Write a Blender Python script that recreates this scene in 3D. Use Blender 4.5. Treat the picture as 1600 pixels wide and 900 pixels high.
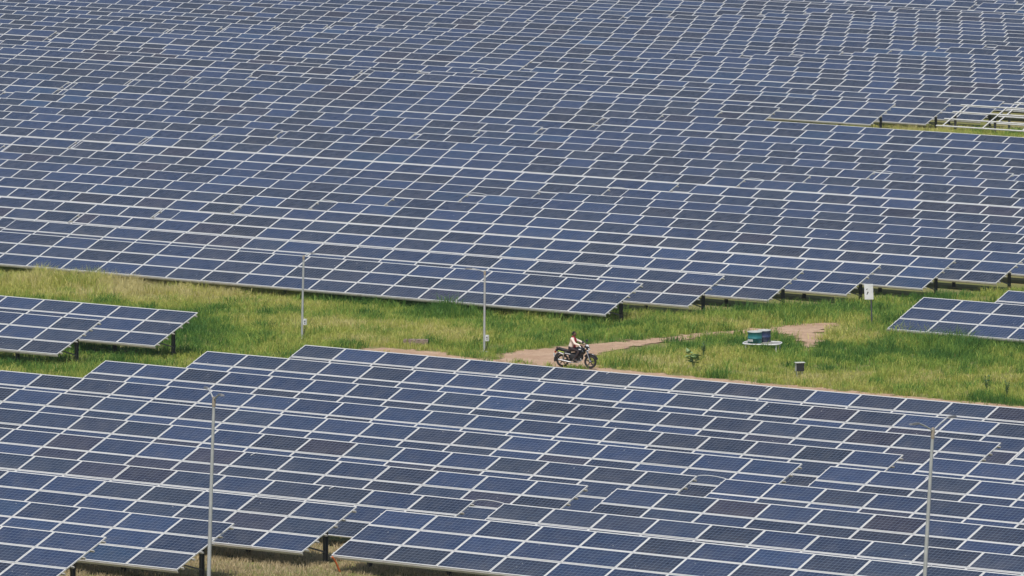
import bpy, math, random
import numpy as np
from mathutils import Vector, Matrix, Euler
random.seed(7); RNG = np.random.default_rng(11)
R = math.radians
SC = bpy.context.scene
for o in list(bpy.data.objects): bpy.data.objects.remove(o)
COL = SC.collection

# ------------------------------------------------------------------ camera, sky, sun, exposure
FPX, PSI, TH = 12522.27, 0.630772, 0.112384      # focal length in photo pixels, yaw west of north, pitch down
OX, OY, OZ = 200.0, -280.0, 42.4                 # camera position; world x = east along the rows, y = up-slope
fwd = Vector((-math.sin(PSI)*math.cos(TH), math.cos(PSI)*math.cos(TH), -math.sin(TH)))
rgt = Vector((math.cos(PSI), math.sin(PSI), 0)); upv = rgt.cross(fwd)
cd = bpy.data.cameras.new('camera'); cam = bpy.data.objects.new('camera', cd); COL.objects.link(cam)
cam.matrix_world = Matrix(((rgt.x, upv.x, -fwd.x, OX), (rgt.y, upv.y, -fwd.y, OY), (rgt.z, upv.z, -fwd.z, OZ), (0, 0, 0, 1)))
cd.sensor_width = 36; cd.lens = 36*FPX/1600; cd.clip_start = 1; cd.clip_end = 20000
SC.camera = cam

SUN_EL, SUN_AZ = 62, 152                          # azimuth clockwise from north
w = bpy.data.worlds.new('World'); SC.world = w; w.use_nodes = True
wn = w.node_tree; bg = wn.nodes['Background']
sky = wn.nodes.new('ShaderNodeTexSky'); sky.sky_type = 'NISHITA'; sky.sun_disc = False
sky.sun_elevation = R(SUN_EL); sky.sun_rotation = R(SUN_AZ); sky.dust_density = 2.0; sky.air_density = 1.0
wn.links.new(sky.outputs[0], bg.inputs[0]); bg.inputs[1].default_value = 0.105
sd = Vector((math.sin(R(SUN_AZ))*math.cos(R(SUN_EL)), math.cos(R(SUN_AZ))*math.cos(R(SUN_EL)), math.sin(R(SUN_EL))))
sl = bpy.data.lights.new('sun', 'SUN'); so = bpy.data.objects.new('sun', sl); COL.objects.link(so)
sl.energy = 3.7; sl.angle = R(0.9); sl.color = (1, .96, .90)
so.rotation_euler = sd.to_track_quat('Z', 'Y').to_euler()
SC.view_settings.view_transform = 'Standard'; SC.view_settings.look = 'None'
SC.view_settings.exposure = 0.0; SC.view_settings.gamma = 1

# ------------------------------------------------------------------ helpers
def tag(o, label=None, cat=None, group=None, kind=None):
    if label: o['label'] = label
    if cat: o['category'] = cat
    if group: o['group'] = group
    if kind: o['kind'] = kind
    return o
def empty(name, loc, rz=0, label=None, cat=None, group=None):
    o = bpy.data.objects.new(name, None); COL.objects.link(o); o.location = loc; o.rotation_euler = (0, 0, rz)
    o.empty_display_size = .2
    return tag(o, label, cat, group)
def link(name, me, parent=None, loc=(0, 0, 0), rot=(0, 0, 0)):
    o = bpy.data.objects.new(name, me); COL.objects.link(o); o.location = loc; o.rotation_euler = rot
    if parent: o.parent = parent
    return o
class MB:
    """collects boxes, tubes, lathes... into one mesh"""
    def __init__(s): s.v = []; s.f = []; s.m = []; s.sm = []
    def add(s, vs, fs, m=0, smooth=False):
        b = len(s.v); s.v += [tuple(v) for v in vs]
        for f in fs: s.f.append(tuple(i+b for i in f)); s.m.append(m); s.sm.append(smooth)
        return s
    def box(s, c, d, m=0, rot=None, taper=1.0):
        cx, cy, cz = c; hx, hy, hz = d[0]/2, d[1]/2, d[2]/2; vs = []
        for z in (-1, 1):
            k = taper if z > 0 else 1
            for x, y in ((-1, -1), (1, -1), (1, 1), (-1, 1)):
                p = Vector((x*hx*k, y*hy*k, z*hz))
                if rot: p = rot @ p
                vs.append((cx+p.x, cy+p.y, cz+p.z))
        return s.add(vs, [(3, 2, 1, 0), (4, 5, 6, 7), (0, 1, 5, 4), (1, 2, 6, 5), (2, 3, 7, 6), (3, 0, 4, 7)], m)
    def bar(s, a, b, wd, ht, m=0):
        a = Vector(a); b = Vector(b); d = b-a; q = d.to_track_quat('X', 'Z').to_matrix()
        return s.box((a+b)/2, (d.length, wd, ht), m, q)
    def tube(s, pts, r, n=8, m=0, cap=True, closed=False):
        pts = [Vector(p) for p in pts]; rs = r if isinstance(r, (list, tuple)) else [r]*len(pts)
        vs = []; N = len(pts); ref = Vector((0, 0, 1))
        for i, p in enumerate(pts):
            t = (pts[(i+1) % N if closed else min(i+1, N-1)] - pts[(i-1) % N if closed else max(i-1, 0)]).normalized()
            u = t.cross(ref)
            if u.length < .3: u = t.cross(Vector((0, 1, 0)))
            u.normalize(); v = t.cross(u)
            for k in range(n):
                a = 2*math.pi*k/n; vs.append(p+(u*math.cos(a)+v*math.sin(a))*rs[i])
        fs = []
        for i in range(N if closed else N-1):
            j = (i+1) % N
            for k in range(n): fs.append((i*n+k, i*n+(k+1) % n, j*n+(k+1) % n, j*n+k))
        s.add(vs, fs, m, True)
        if cap and not closed:
            s.add(vs[:n], [tuple(range(n))], m); s.add(vs[-n:], [tuple(reversed(range(n)))], m)
        return s
    def lathe(s, prof, n=20, c=(0, 0, 0), m=0, axis='z', smooth=True):
        vs = []
        for r, z in prof:
            for k in range(n):
                a = 2*math.pi*k/n; x, y = r*math.cos(a), r*math.sin(a)
                p = (x, y, z) if axis == 'z' else (x, z, y)
                vs.append((c[0]+p[0], c[1]+p[1], c[2]+p[2]))
        fs = [(i*n+k, i*n+(k+1) % n, (i+1)*n+(k+1) % n, (i+1)*n+k) for i in range(len(prof)-1) for k in range(n)]
        return s.add(vs, fs, m, smooth)
    def loft(s, secs, m=0, smooth=True):
        """secs: list of closed rings with equal counts"""
        n = len(secs[0]); vs = [p for r_ in secs for p in r_]
        fs = [(i*n+k, i*n+(k+1) % n, (i+1)*n+(k+1) % n, (i+1)*n+k) for i in range(len(secs)-1) for k in range(n)]
        fs += [tuple(reversed(range(n))), tuple((len(secs)-1)*n+k for k in range(n))]
        return s.add(vs, fs, m, smooth)
    def mesh(s, name, mats):
        me = bpy.data.meshes.new(name); me.from_pydata(s.v, [], s.f)
        for mt in (mats if isinstance(mats, (list, tuple)) else [mats]): me.materials.append(mt)
        me.polygons.foreach_set('material_index', s.m); me.polygons.foreach_set('use_smooth', s.sm); me.update()
        return me
    def build(s, name, mats, parent=None, loc=(0, 0, 0), rot=(0, 0, 0)):
        return link(name, s.mesh(name, mats), parent, loc, rot)

# ------------------------------------------------------------------ materials
def new_mat(name):
    m = bpy.data.materials.new(name); m.use_nodes = True
    return m, m.node_tree, m.node_tree.nodes['Principled BSDF']
def nd(t, kind, **kw):
    n = t.nodes.new(kind)
    for k, v in kw.items():
        if k.startswith('i_'): n.inputs[int(k[2:])].default_value = v
        else: setattr(n, k, v)
    return n
def mathn(t, op, a, b=None, c=None):
    n = t.nodes.new('ShaderNodeMath'); n.operation = op
    for i, x in enumerate((a, b, c)):
        if x is None: continue
        if isinstance(x, (int, float)): n.inputs[i].default_value = x
        else: t.links.new(x, n.inputs[i])
    return n.outputs[0]
def mixc(t, fac, a, b, mode='MIX'):
    n = t.nodes.new('ShaderNodeMix'); n.data_type = 'RGBA'; n.blend_type = mode
    for i, x in ((0, fac), (6, a), (7, b)):
        if isinstance(x, (int, float)): n.inputs[i].default_value = x
        elif isinstance(x, tuple): n.inputs[i].default_value = (*x, 1) if len(x) == 3 else x
        else: t.links.new(x, n.inputs[i])
    return n.outputs[2]
def ramp(t, fac, stops, interp='LINEAR'):
    n = t.nodes.new('ShaderNodeValToRGB'); n.color_ramp.interpolation = interp; e = n.color_ramp.elements
    while len(e) < len(stops): e.new(.5)
    for el, (p, c) in zip(e, stops): el.position = p; el.color = (*c, 1)
    t.links.new(fac, n.inputs[0]); return n.outputs[0]
def noise(t, vec, scale, detail=4, rough=.55):
    n = nd(t, 'ShaderNodeTexNoise'); n.inputs['Scale'].default_value = scale; n.inputs['Detail'].default_value = detail; n.inputs['Roughness'].default_value = rough
    if vec is not None: t.links.new(vec, n.inputs[0])
    return n.outputs[0]
def simple(name, col, rough=.5, metal=0.0, var=.12, scale=6.0, dirt=None):
    m, t, b = new_mat(name); tc = nd(t, 'ShaderNodeTexCoord')
    f = noise(t, tc.outputs['Object'], scale, 5)
    c = ramp(t, f, [(.25, tuple(x*(1-var) for x in col)), (.75, tuple(min(1, x*(1+var)) for x in col))])
    if dirt:
        g = noise(t, tc.outputs['Object'], scale*.45, 6, .7)
        c = mixc(t, mathn(t, 'MULTIPLY', ramp(t, g, [(.5, (0, 0, 0)), (.68, (1, 1, 1))]), .6), c, dirt)
    t.links.new(c, b.inputs['Base Color']); b.inputs['Roughness'].default_value = rough; b.inputs['Metallic'].default_value = metal
    return m

ML, MW = 2.15, 1.0876           # module pitch along the row and up the slope
PW, PH, PT = 2.132, 1.062, .04  # module size
TILT = R(21.1); NR = 3

# polycrystalline module glass: cells, grid lines, white border, per-module tint
M_glass, t, b = new_mat('polycrystalline_cells')
tc = nd(t, 'ShaderNodeTexCoord'); sp = nd(t, 'ShaderNodeSeparateXYZ'); t.links.new(tc.outputs['Object'], sp.inputs[0])
X, Y = sp.outputs[0], sp.outputs[1]
cw, ch = .1712, .1622
def lines(c, pitch, half):      # 1 on grid lines
    u = mathn(t, 'FRACT', mathn(t, 'ADD', mathn(t, 'DIVIDE', c, pitch), 50.0)); d = mathn(t, 'ABSOLUTE', mathn(t, 'SUBTRACT', u, .5))
    return mathn(t, 'GREATER_THAN', d, .5-half/pitch)
gx = lines(X, cw, .0055); gy = lines(Y, ch, .0055); grid = mathn(t, 'MAXIMUM', gx, gy)
bx_ = mathn(t, 'GREATER_THAN', mathn(t, 'ABSOLUTE', X), 6*cw); by_ = mathn(t, 'GREATER_THAN', mathn(t, 'ABSOLUTE', Y), 3*ch)
border = mathn(t, 'MAXIMUM', bx_, by_)
oi = nd(t, 'ShaderNodeObjectInfo'); rnd = oi.outputs['Random']
# modules came in batches: neighbouring modules tend to share a tone
bn = noise(t, oi.outputs['Location'], .045, 2, .5)
w2 = nd(t, 'ShaderNodeTexWhiteNoise'); w2.noise_dimensions = '1D'; t.links.new(rnd, w2.inputs['W'])
fac = mathn(t, 'ADD', mathn(t, 'MULTIPLY', rnd, .78), mathn(t, 'MULTIPLY_ADD', bn, 1.1, -.44))
tint = ramp(t, fac, [(0, (.030, .062, .128)), (.08, (.030, .054, .116)), (.25, (.026, .044, .098)), (.42, (.030, .050, .108)), (.50, (.025, .039, .078)), (.60, (.029, .044, .079)),
                     (.68, (.031, .040, .068)), (.76, (.025, .036, .066)), (.84, (.030, .041, .066)), (.92, (.033, .037, .062)), (1, (.036, .036, .059))])
tint = mixc(t, 1.0, tint, mathn(t, 'MULTIPLY_ADD', w2.outputs[0], .36, .66), 'MULTIPLY')
cmb = nd(t, 'ShaderNodeCombineXYZ'); t.links.new(mathn(t, 'FLOOR', mathn(t, 'DIVIDE', X, cw)), cmb.inputs[0]); t.links.new(mathn(t, 'FLOOR', mathn(t, 'DIVIDE', Y, ch)), cmb.inputs[1]); t.links.new(mathn(t, 'MULTIPLY', rnd, 97.0), cmb.inputs[2])
wnz = nd(t, 'ShaderNodeTexWhiteNoise'); wnz.noise_dimensions = '3D'; t.links.new(cmb.outputs[0], wnz.inputs[0])
offs = nd(t, 'ShaderNodeVectorMath', operation='ADD'); t.links.new(tc.outputs['Object'], offs.inputs[0])
cm2 = nd(t, 'ShaderNodeCombineXYZ'); t.links.new(mathn(t, 'MULTIPLY', rnd, 211.0), cm2.inputs[2]); t.links.new(cm2.outputs[0], offs.inputs[1])
vor = nd(t, 'ShaderNodeTexVoronoi'); vor.inputs['Scale'].default_value = 38; t.links.new(offs.outputs[0], vor.inputs[0])
vs_ = nd(t, 'ShaderNodeSeparateColor'); t.links.new(vor.outputs['Color'], vs_.inputs[0])
bri = mathn(t, 'ADD', mathn(t, 'MULTIPLY', wnz.outputs[0], .20), mathn(t, 'ADD', mathn(t, 'MULTIPLY', vs_.outputs[0], .24), .78))
cell = mixc(t, 1.0, tint, bri, 'MULTIPLY')
cell = mixc(t, mathn(t, 'MULTIPLY', grid, .55), cell, (.26, .30, .36))
dn = noise(t, offs.outputs[0], 1.7, 5, .65)
yl = mathn(t, 'MULTIPLY_ADD', Y, -.55, .45)     # dust settles towards the lower frame edge
dust = mathn(t, 'MULTIPLY', ramp(t, dn, [(.38, (0, 0, 0)), (.72, (1, 1, 1))]), mathn(t, 'MULTIPLY', yl, .20))
cell = mixc(t, dust, cell, (.30, .28, .25))
drop = nd(t, 'ShaderNodeTexVoronoi'); drop.inputs['Scale'].default_value = 1.6; t.links.new(offs.outputs[0], drop.inputs[0])
cell = mixc(t, mathn(t, 'MULTIPLY', mathn(t, 'LESS_THAN', drop.outputs['Distance'], .035), .7), cell, (.6, .6, .57))
col = mixc(t, border, cell, (.62, .63, .63))
t.links.new(col, b.inputs['Base Color'])
b.inputs['Roughness'].default_value = .22; b.inputs['IOR'].default_value = 1.45; b.inputs['Specular IOR Level'].default_value = .36
M_alu = simple('module_frame_aluminium', (.63, .62, .585), .45, .08, .10, 3)
M_galv = simple('galvanised_rail', (.52, .50, .46), .5, .4, .14, 4, (.34, .29, .24))
M_post = simple('weathered_steel_post', (.11, .115, .12), .6, .5, .2, 5)
M_pole = simple('galvanised_pole', (.46, .47, .47), .5, .25, .12, 3)
M_poleneck = simple('weathered_pole_neck', (.34, .29, .23), .7, .2, .25, 9)
M_lamp = simple('lamp_housing_grey', (.16, .16, .16), .5, .2)
M_lens = simple('lamp_lens', (.45, .45, .42), .25)
M_white = simple('white_painted_sheet', (.72, .73, .72), .5, 0, .06, 4, (.5, .48, .43))
M_black = simple('black_rubber', (.018, .018, .018), .75)
M_orange = simple('orange_corrugated_conduit', (.55, .13, .035), .55)

# ------------------------------------------------------------------ terrain profile (row top heights, from the fitted rows)
HB = NR*MW*math.sin(TILT) + .65             # top edge of a table above the ground
P_ = 6.620505
fg_n = [210.6923 + k*P_ for k in range(-3, 9)]
fg_z = [-36.42, -36.675, -36.995, -37.195, -37.735, -37.965, -38.355, -38.635, -39.035, -39.295, -39.563, -39.943]
mf_n = [300.2287 + k*P_ for k in range(48)]
mf_z = [-41.226, -41.467, -41.786, -42.136, -42.453, -42.782, -43.132, -43.474, -43.873, -44.24, -44.54, -44.798, -45.121, -45.414, -45.762, -46.126, -46.409,
        -46.253, -46.562, -46.82, -47.116, -47.074, -47.548, -47.882, -47.74, -48.099, -48.443, -48.698, -49.063, -49.402, -49.776, -50.08, -50.284, -50.61, -50.946,
        -51.199, -51.514, -51.897, -52.195, -52.568, -52.836, -53.095, -53.554, -53.41, -53.78, -54.10, -54.42, -54.75]
TN = [-3000, 60, 120] + fg_n + mf_n + [760, 1100, 9000]
TZ = [-30.2, -30.2, -32.4] + fg_z + mf_z + [-61.0, -70, -72]
def ztop(n): return float(np.interp(n, TN, TZ))
def zg(n): return ztop(n) - HB
def wv(e, n, z): return Vector((e+OX, n+OY, z+OZ))          # fitted (camera-centred) coordinates -> world
def gz(x, y): return zg(y-OY) + OZ                            # ground height at world x, y
def pix(p):
    d = Vector(p)-Vector((OX, OY, OZ)); k = d.dot(fwd)
    return 800+FPX*d.dot(rgt)/k, 450-FPX*d.dot(upv)/k
def ground_at(px, py, h=0.0):
    d = fwd + rgt*((px-800)/FPX) - upv*((py-450)/FPX)
    lo, hi = 150.0, 900.0
    for _ in range(60):
        s = (lo+hi)/2
        if d.z*s > zg(d.y*s)+h: lo = s
        else: hi = s
    return wv(d.x*s, d.y*s, d.z*s)

# ground sheet
gn = np.unique(np.concatenate([np.array(TN), np.arange(180, 640, 2.5)])); ge = np.concatenate([[-9000, -3000, -1200], np.arange(-700, 101, 50), [600, 2500, 9000]])
mb = MB(); vs = [wv(e, n, zg(n)) for n in gn for e in ge]; ne = len(ge)
mb.add(vs, [(i*ne+j, i*ne+j+1, (i+1)*ne+j+1, (i+1)*ne+j) for i in range(len(gn)-1) for j in range(ne-1)], 0, True)
M_ground, t, b = new_mat('grassy_soil'); tc = nd(t, 'ShaderNodeTexCoord'); o3 = tc.outputs['Object']
n1 = noise(t, o3, .18, 6, .6); n2 = noise(t, o3, 3.0, 6, .7)
c = ramp(t, n1, [(.30, (.13, .16, .045)), (.5, (.20, .215, .065)), (.68, (.29, .25, .115))])
c = mixc(t, ramp(t, n2, [(.35, (0, 0, 0)), (.75, (.6, .6, .6))]), c, (.22, .17, .09))
t.links.new(c, b.inputs['Base Color']); b.inputs['Roughness'].default_value = .95; b.inputs['Specular IOR Level'].default_value = .1
bp = nd(t, 'ShaderNodeBump'); bp.inputs['Strength'].default_value = .8; bp.inputs['Distance'].default_value = .15; t.links.new(n2, bp.inputs['Height']); t.links.new(bp.outputs[0], b.inputs['Normal'])
tag(mb.build('ground', M_ground), 'grassy ground sloping gently away under the solar farm', kind='structure')

# dirt tracks
M_dirt, t, b = new_mat('reddish_dirt'); tc = nd(t, 'ShaderNodeTexCoord'); o3 = tc.outputs['Object']
n1 = noise(t, o3, .5, 6, .65); n2 = noise(t, o3, 7, 6, .75)
c = ramp(t, n1, [(.3, (.47, .315, .205)), (.55, (.60, .43, .29)), (.75, (.65, .50, .36))])
c = mixc(t, ramp(t, n2, [(.35, (.5, .5, .5)), (.6, (0, 0, 0))]), c, (.34, .21, .14))
n3 = noise(t, o3, 1.6, 5, .7); c = mixc(t, ramp(t, n3, [(.40, (.5, .5, .5)), (.56, (0, 0, 0))]), c, (.40, .25, .175))
t.links.new(c, b.inputs['Base Color']); b.inputs['Roughness'].default_value = .95; b.inputs['Specular IOR Level'].default_value = .1
bp = nd(t, 'ShaderNodeBump'); bp.inputs['Strength'].default_value = .9; bp.inputs['Distance'].default_value = .12; t.links.new(n2, bp.inputs['Height']); t.links.new(bp.outputs[0], b.inputs['Normal'])
ROADPX = [(782, 554), (840, 546), (930, 538), (1010, 531), (1085, 522.5), (1150, 517.5), (1205, 512), (1240, 508), (1310, 505), (1316, 510), (1290, 516), (1275, 523), (1292, 528), (1280, 534), (1268, 545), (1256, 543), (1248, 530), (1232, 524), (1205, 521), (1150, 521.5), (1092, 528), (1000, 541), (944, 552), (922, 563), (936, 574)]
poly1 = [(ground_at(*q).x, ground_at(*q).y) for q in ROADPX]
poly1 += [(OX-199.5, 279.2+OY), (OX-204.5, 279.2+OY)]
poly2 = [(OX-212.4, 273.5+OY), (OX-150, 273.5+OY), (OX-150, 279.3+OY), (OX-177, 279.8+OY), (OX-185, 279.85+OY), (OX-192, 280.0+OY), (OX-200, 280.2+OY), (OX-207.2, 279.6+OY), (OX-208.4, 280.8+OY), (OX-212.2, 280.9+OY)]
def densify(poly, step=.35, amp=.38):
    out = []
    for i in range(len(poly)):
        a = np.array(poly[i]); b_ = np.array(poly[(i+1) % len(poly)]); k = max(1, int(np.hypot(*(b_-a))/step))
        for j in range(k):
            q = a+(b_-a)*j/k
            out.append((q[0]+amp*math.sin(q[0]*3.1+q[1]*4.7)*.6+amp*(random.random()-.5), q[1]+amp*math.sin(q[0]*4.3-q[1]*2.9)*.6+amp*(random.random()-.5)))
    return out
def sheet(name, poly, lift, label):
    """fill polygon with a fine grid of small quads that follows the ground"""
    poly = np.array(poly); x0, y0 = poly.min(0); x1, y1 = poly.max(0); st = .25
    xs = np.arange(x0, x1+st, st); ys = np.arange(y0, y1+st, st)
    cx, cy = np.meshgrid(xs[:-1]+st/2, ys[:-1]+st/2); ins = inside(poly, cx.ravel(), cy.ravel()).reshape(cx.shape)
    idx = {}; V = []; F = []
    def vid(i, j):
        if (i, j) not in idx:
            idx[(i, j)] = len(V); x = xs[i]; y = ys[j]
            V.append((x, y, gz(x, y)+lift+.012*math.sin(x*2.1+math.sin(y*1.7))*math.sin(y*2.6)))
        return idx[(i, j)]
    for j in range(len(ys)-1):
        for i in range(len(xs)-1):
            if ins[j, i]: F.append((vid(i, j), vid(i+1, j), vid(i+1, j+1), vid(i, j+1)))
    mb = MB(); mb.add(V, F, 0, True); return tag(mb.build(name, M_dirt), label, kind='structure')
def inside(poly, x, y):
    x = np.asarray(x); y = np.asarray(y); r = np.zeros(x.shape, bool); n = len(poly); j = n-1
    for i in range(n):
        xi, yi = poly[i]; xj, yj = poly[j]
        if yi != yj:
            c_ = ((yi > y) != (yj > y)) & (x < (xj-xi)*(y-yi)/(yj-yi)+xi); r ^= c_
        j = i
    return r
sheet('dirt_road', densify(poly1), .03, 'reddish dirt track climbing past the drums')
sheet('dirt_path', densify(poly2), .022, 'narrow dirt path along the back of the front solar block')

# ------------------------------------------------------------------ solar tables
def module_mesh():
    mb = MB(); a, c_, l = PW/2, PH/2, .021; z0, z1, zg_ = -PT, 0, -.0045
    o_ = [(-a, -c_), (a, -c_), (a, c_), (-a, c_)]; i_ = [(-a+l, -c_+l), (a-l, -c_+l), (a-l, c_-l), (-a+l, c_-l)]
    vs = [(x, y, z0) for x, y in o_]+[(x, y, z1) for x, y in o_]+[(x, y, z1) for x, y in i_]+[(x, y, zg_) for x, y in i_]
    fs = [(3, 2, 1, 0)]+[(k, (k+1) % 4, 4+(k+1) % 4, 4+k) for k in range(4)]+[(4+k, 4+(k+1) % 4, 8+(k+1) % 4, 8+k) for k in range(4)]+[(8+k, 8+(k+1) % 4, 12+(k+1) % 4, 12+k) for k in range(4)]
    mb.add(vs, fs, 0); mb.add([vs[k] for k in range(12, 16)], [(0, 1, 2, 3)], 1)
    return mb.mesh('solar_module', [M_alu, M_glass])
ME_MOD = module_mesh()
ct, st_ = math.cos(TILT), math.sin(TILT)
YT = 1.5*MW*ct                                  # table local: y of top edge (origin under the table's centre)
def slope_pt(j, d=0.0):                          # j modules down from the top edge, d metres below the glass plane
    return (YT - j*MW*ct + d*st_, HB - j*MW*st_ - d*ct)
PURL_J = [q+o_ for q in range(NR) for o_ in (.22, .78)]
_cache = {}
def purlin_mesh(n):
    if ('p', n) not in _cache:
        mb = MB(); h = n*ML/2+.09
        mb.box((0, 0, -.03), (2*h, .05, .06)); mb.box((0, .03, -.058), (2*h, .03, .004))
        _cache[('p', n)] = mb.mesh('purlin', M_galv)
    return _cache[('p', n)]
def edge_mesh(n):
    if ('e', n) not in _cache:
        mb = MB(); h = n*ML/2+.03; mb.box((0, 0, -.045), (2*h, .035, .075)); _cache[('e', n)] = mb.mesh('edge_rail', M_galv)
    return _cache[('e', n)]
def once(key, fn):
    if key not in _cache: _cache[key] = fn()
    return _cache[key]
PJ = 1.42                                        # posts stand under this slope position
py_, pz_ = slope_pt(PJ, .14)
def post_mesh():
    mb = MB(); top = pz_+.02
    mb.box((0, 0, top/2-.2), (.012, .16, top+.4)); mb.box((.05, .076, top/2-.2), (.095, .010, top+.4)); mb.box((.05, -.076, top/2-.2), (.095, .010, top+.4))
    return mb.mesh('post', M_post)
def rafter_mesh():
    mb = MB(); a = slope_pt(.12, .135); c_ = slope_pt(NR-.12, .135); mb.bar((0, a[0], a[1]), (0, c_[0], c_[1]), .06, .075); return mb.mesh('rafter', M_post)
def brace_mesh():
    mb = MB(); c_ = slope_pt(2.45, .15); mb.bar((.05, py_, .42), (.05, c_[0], c_[1]), .05, .05); return mb.mesh('brace', M_post)
def joined_support(n):
    def f():
        mb = MB()
        for x in post_xs(n):
            mb.box((x, py_, pz_/2-.2), (.07, .14, pz_+.4)); a = slope_pt(.12, .135); c_ = slope_pt(NR-.12, .135); mb.bar((x, a[0], a[1]), (x, c_[0], c_[1]), .06, .075)
        for j in PURL_J:
            yy, zz = slope_pt(j, .07); mb.box((0, yy, zz), (n*ML+.18, .05, .06), 0, Matrix.Rotation(TILT, 3, 'X'))
        return mb.mesh('support_frame', M_galv)
    return once(('s', n), f)
def post_xs(n):
    k = max(2, round(n*ML/3.3)+1); h = n*ML/2-.32
    return [-h+2*h*i/(k-1) for i in range(k)]
def conduit_mesh(gap):
    mb = MB(); pts = []
    for i in range(9):
        u = i/8; pts.append((u*gap, .02, .005+.05*math.sin(math.pi*u**.8) if 0 < i < 8 else .0))
    mb.tube(pts, .013, 6); return mb.mesh('conduit', M_white)
NTAB = 0
def table(e_right, n_row, z, nm, label, group, detail=False, bare=False, conduit=0):
    """3-high landscape table; (e_right, n_row, z) is its top right corner"""
    global NTAB; NTAB += 1
    xc = e_right - nm*ML/2; g = z-HB
    t_ = empty('bare_racking' if bare else 'solar_table', wv(xc, n_row-YT, g), 0, label, 'solar rack' if bare else 'solar table', group)
    jit = random.Random(int(n_row*10)+int(e_right))
    if not bare:
        for j in range(NR):
            for i in range(nm):
                yy, zz = slope_pt(j+.5)
                link('solar_module', ME_MOD, t_, ((i+.5)*ML-nm*ML/2, yy, zz+jit.uniform(-.004, .004)), (TILT+jit.uniform(-.004, .004), jit.uniform(-.0015, .0015), 0))
    if detail:
        for j in ((.03, 1.0, 2.0, 2.97) if bare else PURL_J):
            yy, zz = slope_pt(j, .042); link('purlin', once(('bp', nm), lambda: MB().box((0, 0, -.02), (nm*ML+.2, .11, .06)).mesh('purlin', M_alu)) if bare else purlin_mesh(nm), t_, (0, yy, zz), (TILT, 0, 0))
        if bare:
            for x in post_xs(nm):
                mb_ = once('rail', lambda: MB().bar((0, *slope_pt(.0, .02)), (0, *slope_pt(3, .02)), .09, .03).mesh('mounting_rail', M_alu))
                for dx_ in (.12,): link('mounting_rail', mb_, t_, (x+dx_, 0, 0))
        yy, zz = slope_pt(NR+.012, .03)
        if not bare: link('edge_rail', edge_mesh(nm), t_, (0, yy, zz), (TILT, 0, 0))
        for x in post_xs(nm):
            link('post', once('post', post_mesh), t_, (x, py_, 0)); link('rafter', once('rafter', rafter_mesh), t_, (x, 0, 0)); link('brace', once('brace', brace_mesh), t_, (x, 0, 0))
    else:
        tag(link('support_frame', joined_support(nm), t_), kind='stuff')
    if conduit:
        yy, zz = slope_pt(0.02)
        link('conduit', once(('c', round(conduit, 2)), lambda: conduit_mesh(conduit)), t_, (nm*ML/2, yy, zz))
    return t_
ORD = ['', 'first', 'second', 'third', 'fourth', 'fifth', 'sixth', 'seventh', 'eighth', 'ninth', 'tenth', 'eleventh', 'twelfth', 'thirteenth', 'fourteenth', 'fifteenth', 'sixteenth', 'seventeenth', 'eighteenth', 'nineteenth']
def ordinal(k):
    if k < 20: return ORD[k]
    d, u = divmod(k, 10); tens = {2: 'twent', 3: 'thirt', 4: 'fort'}[d]
    return tens+'ieth' if u == 0 else tens+'y-'+ORD[u]
# front block: rows k=-3..8, F is k=0
EG_L, EG_R = -160.25, -159.04
for k in range(-2, 9):
    n_, z_ = fg_n[k+3], fg_z[k+3]; q = 9-k
    if k >= 0:
        table(EG_R+20*ML, n_, z_, 20, f'blue solar table in {ordinal(q)} row in front of the motorcycle, right of the gap', 'solar tables of the front block', detail=(k == 0))
        lb = f'blue solar table in {ordinal(q)} row in front of the motorcycle, left of the gap'
    else:
        lb = 'blue solar table in the lower left corner, behind the tall lamp post' if k == -1 else 'foremost blue solar table, cut off by the lower left corner'
    table(EG_L, n_, z_, 20, lb, 'solar tables of the front block', detail=(k <= 0), conduit=(1.21 if k in (1, 3) else 0))
# pair on the left of the grass strip, pair on the right
table(-214.93, 271.19, -40.09, 20, 'rear solar table of the pair standing in grass at the left edge', 'solar tables at the left edge', True)
table(-214.93, 271.19-P_, -39.80, 20, 'nearer solar table of the pair standing in grass at the left edge', 'solar tables at the left edge', True)
table(-199.05+20*ML, 304.4, -41.40, 20, 'nearer solar table of the pair rising from grass right of the signboard', 'solar tables at the right edge', True)
table(-198.7+20*ML, 311.0, -41.68, 20, 'rear solar table of the pair at right edge behind the signboard', 'solar tables at the right edge', True)
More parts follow.
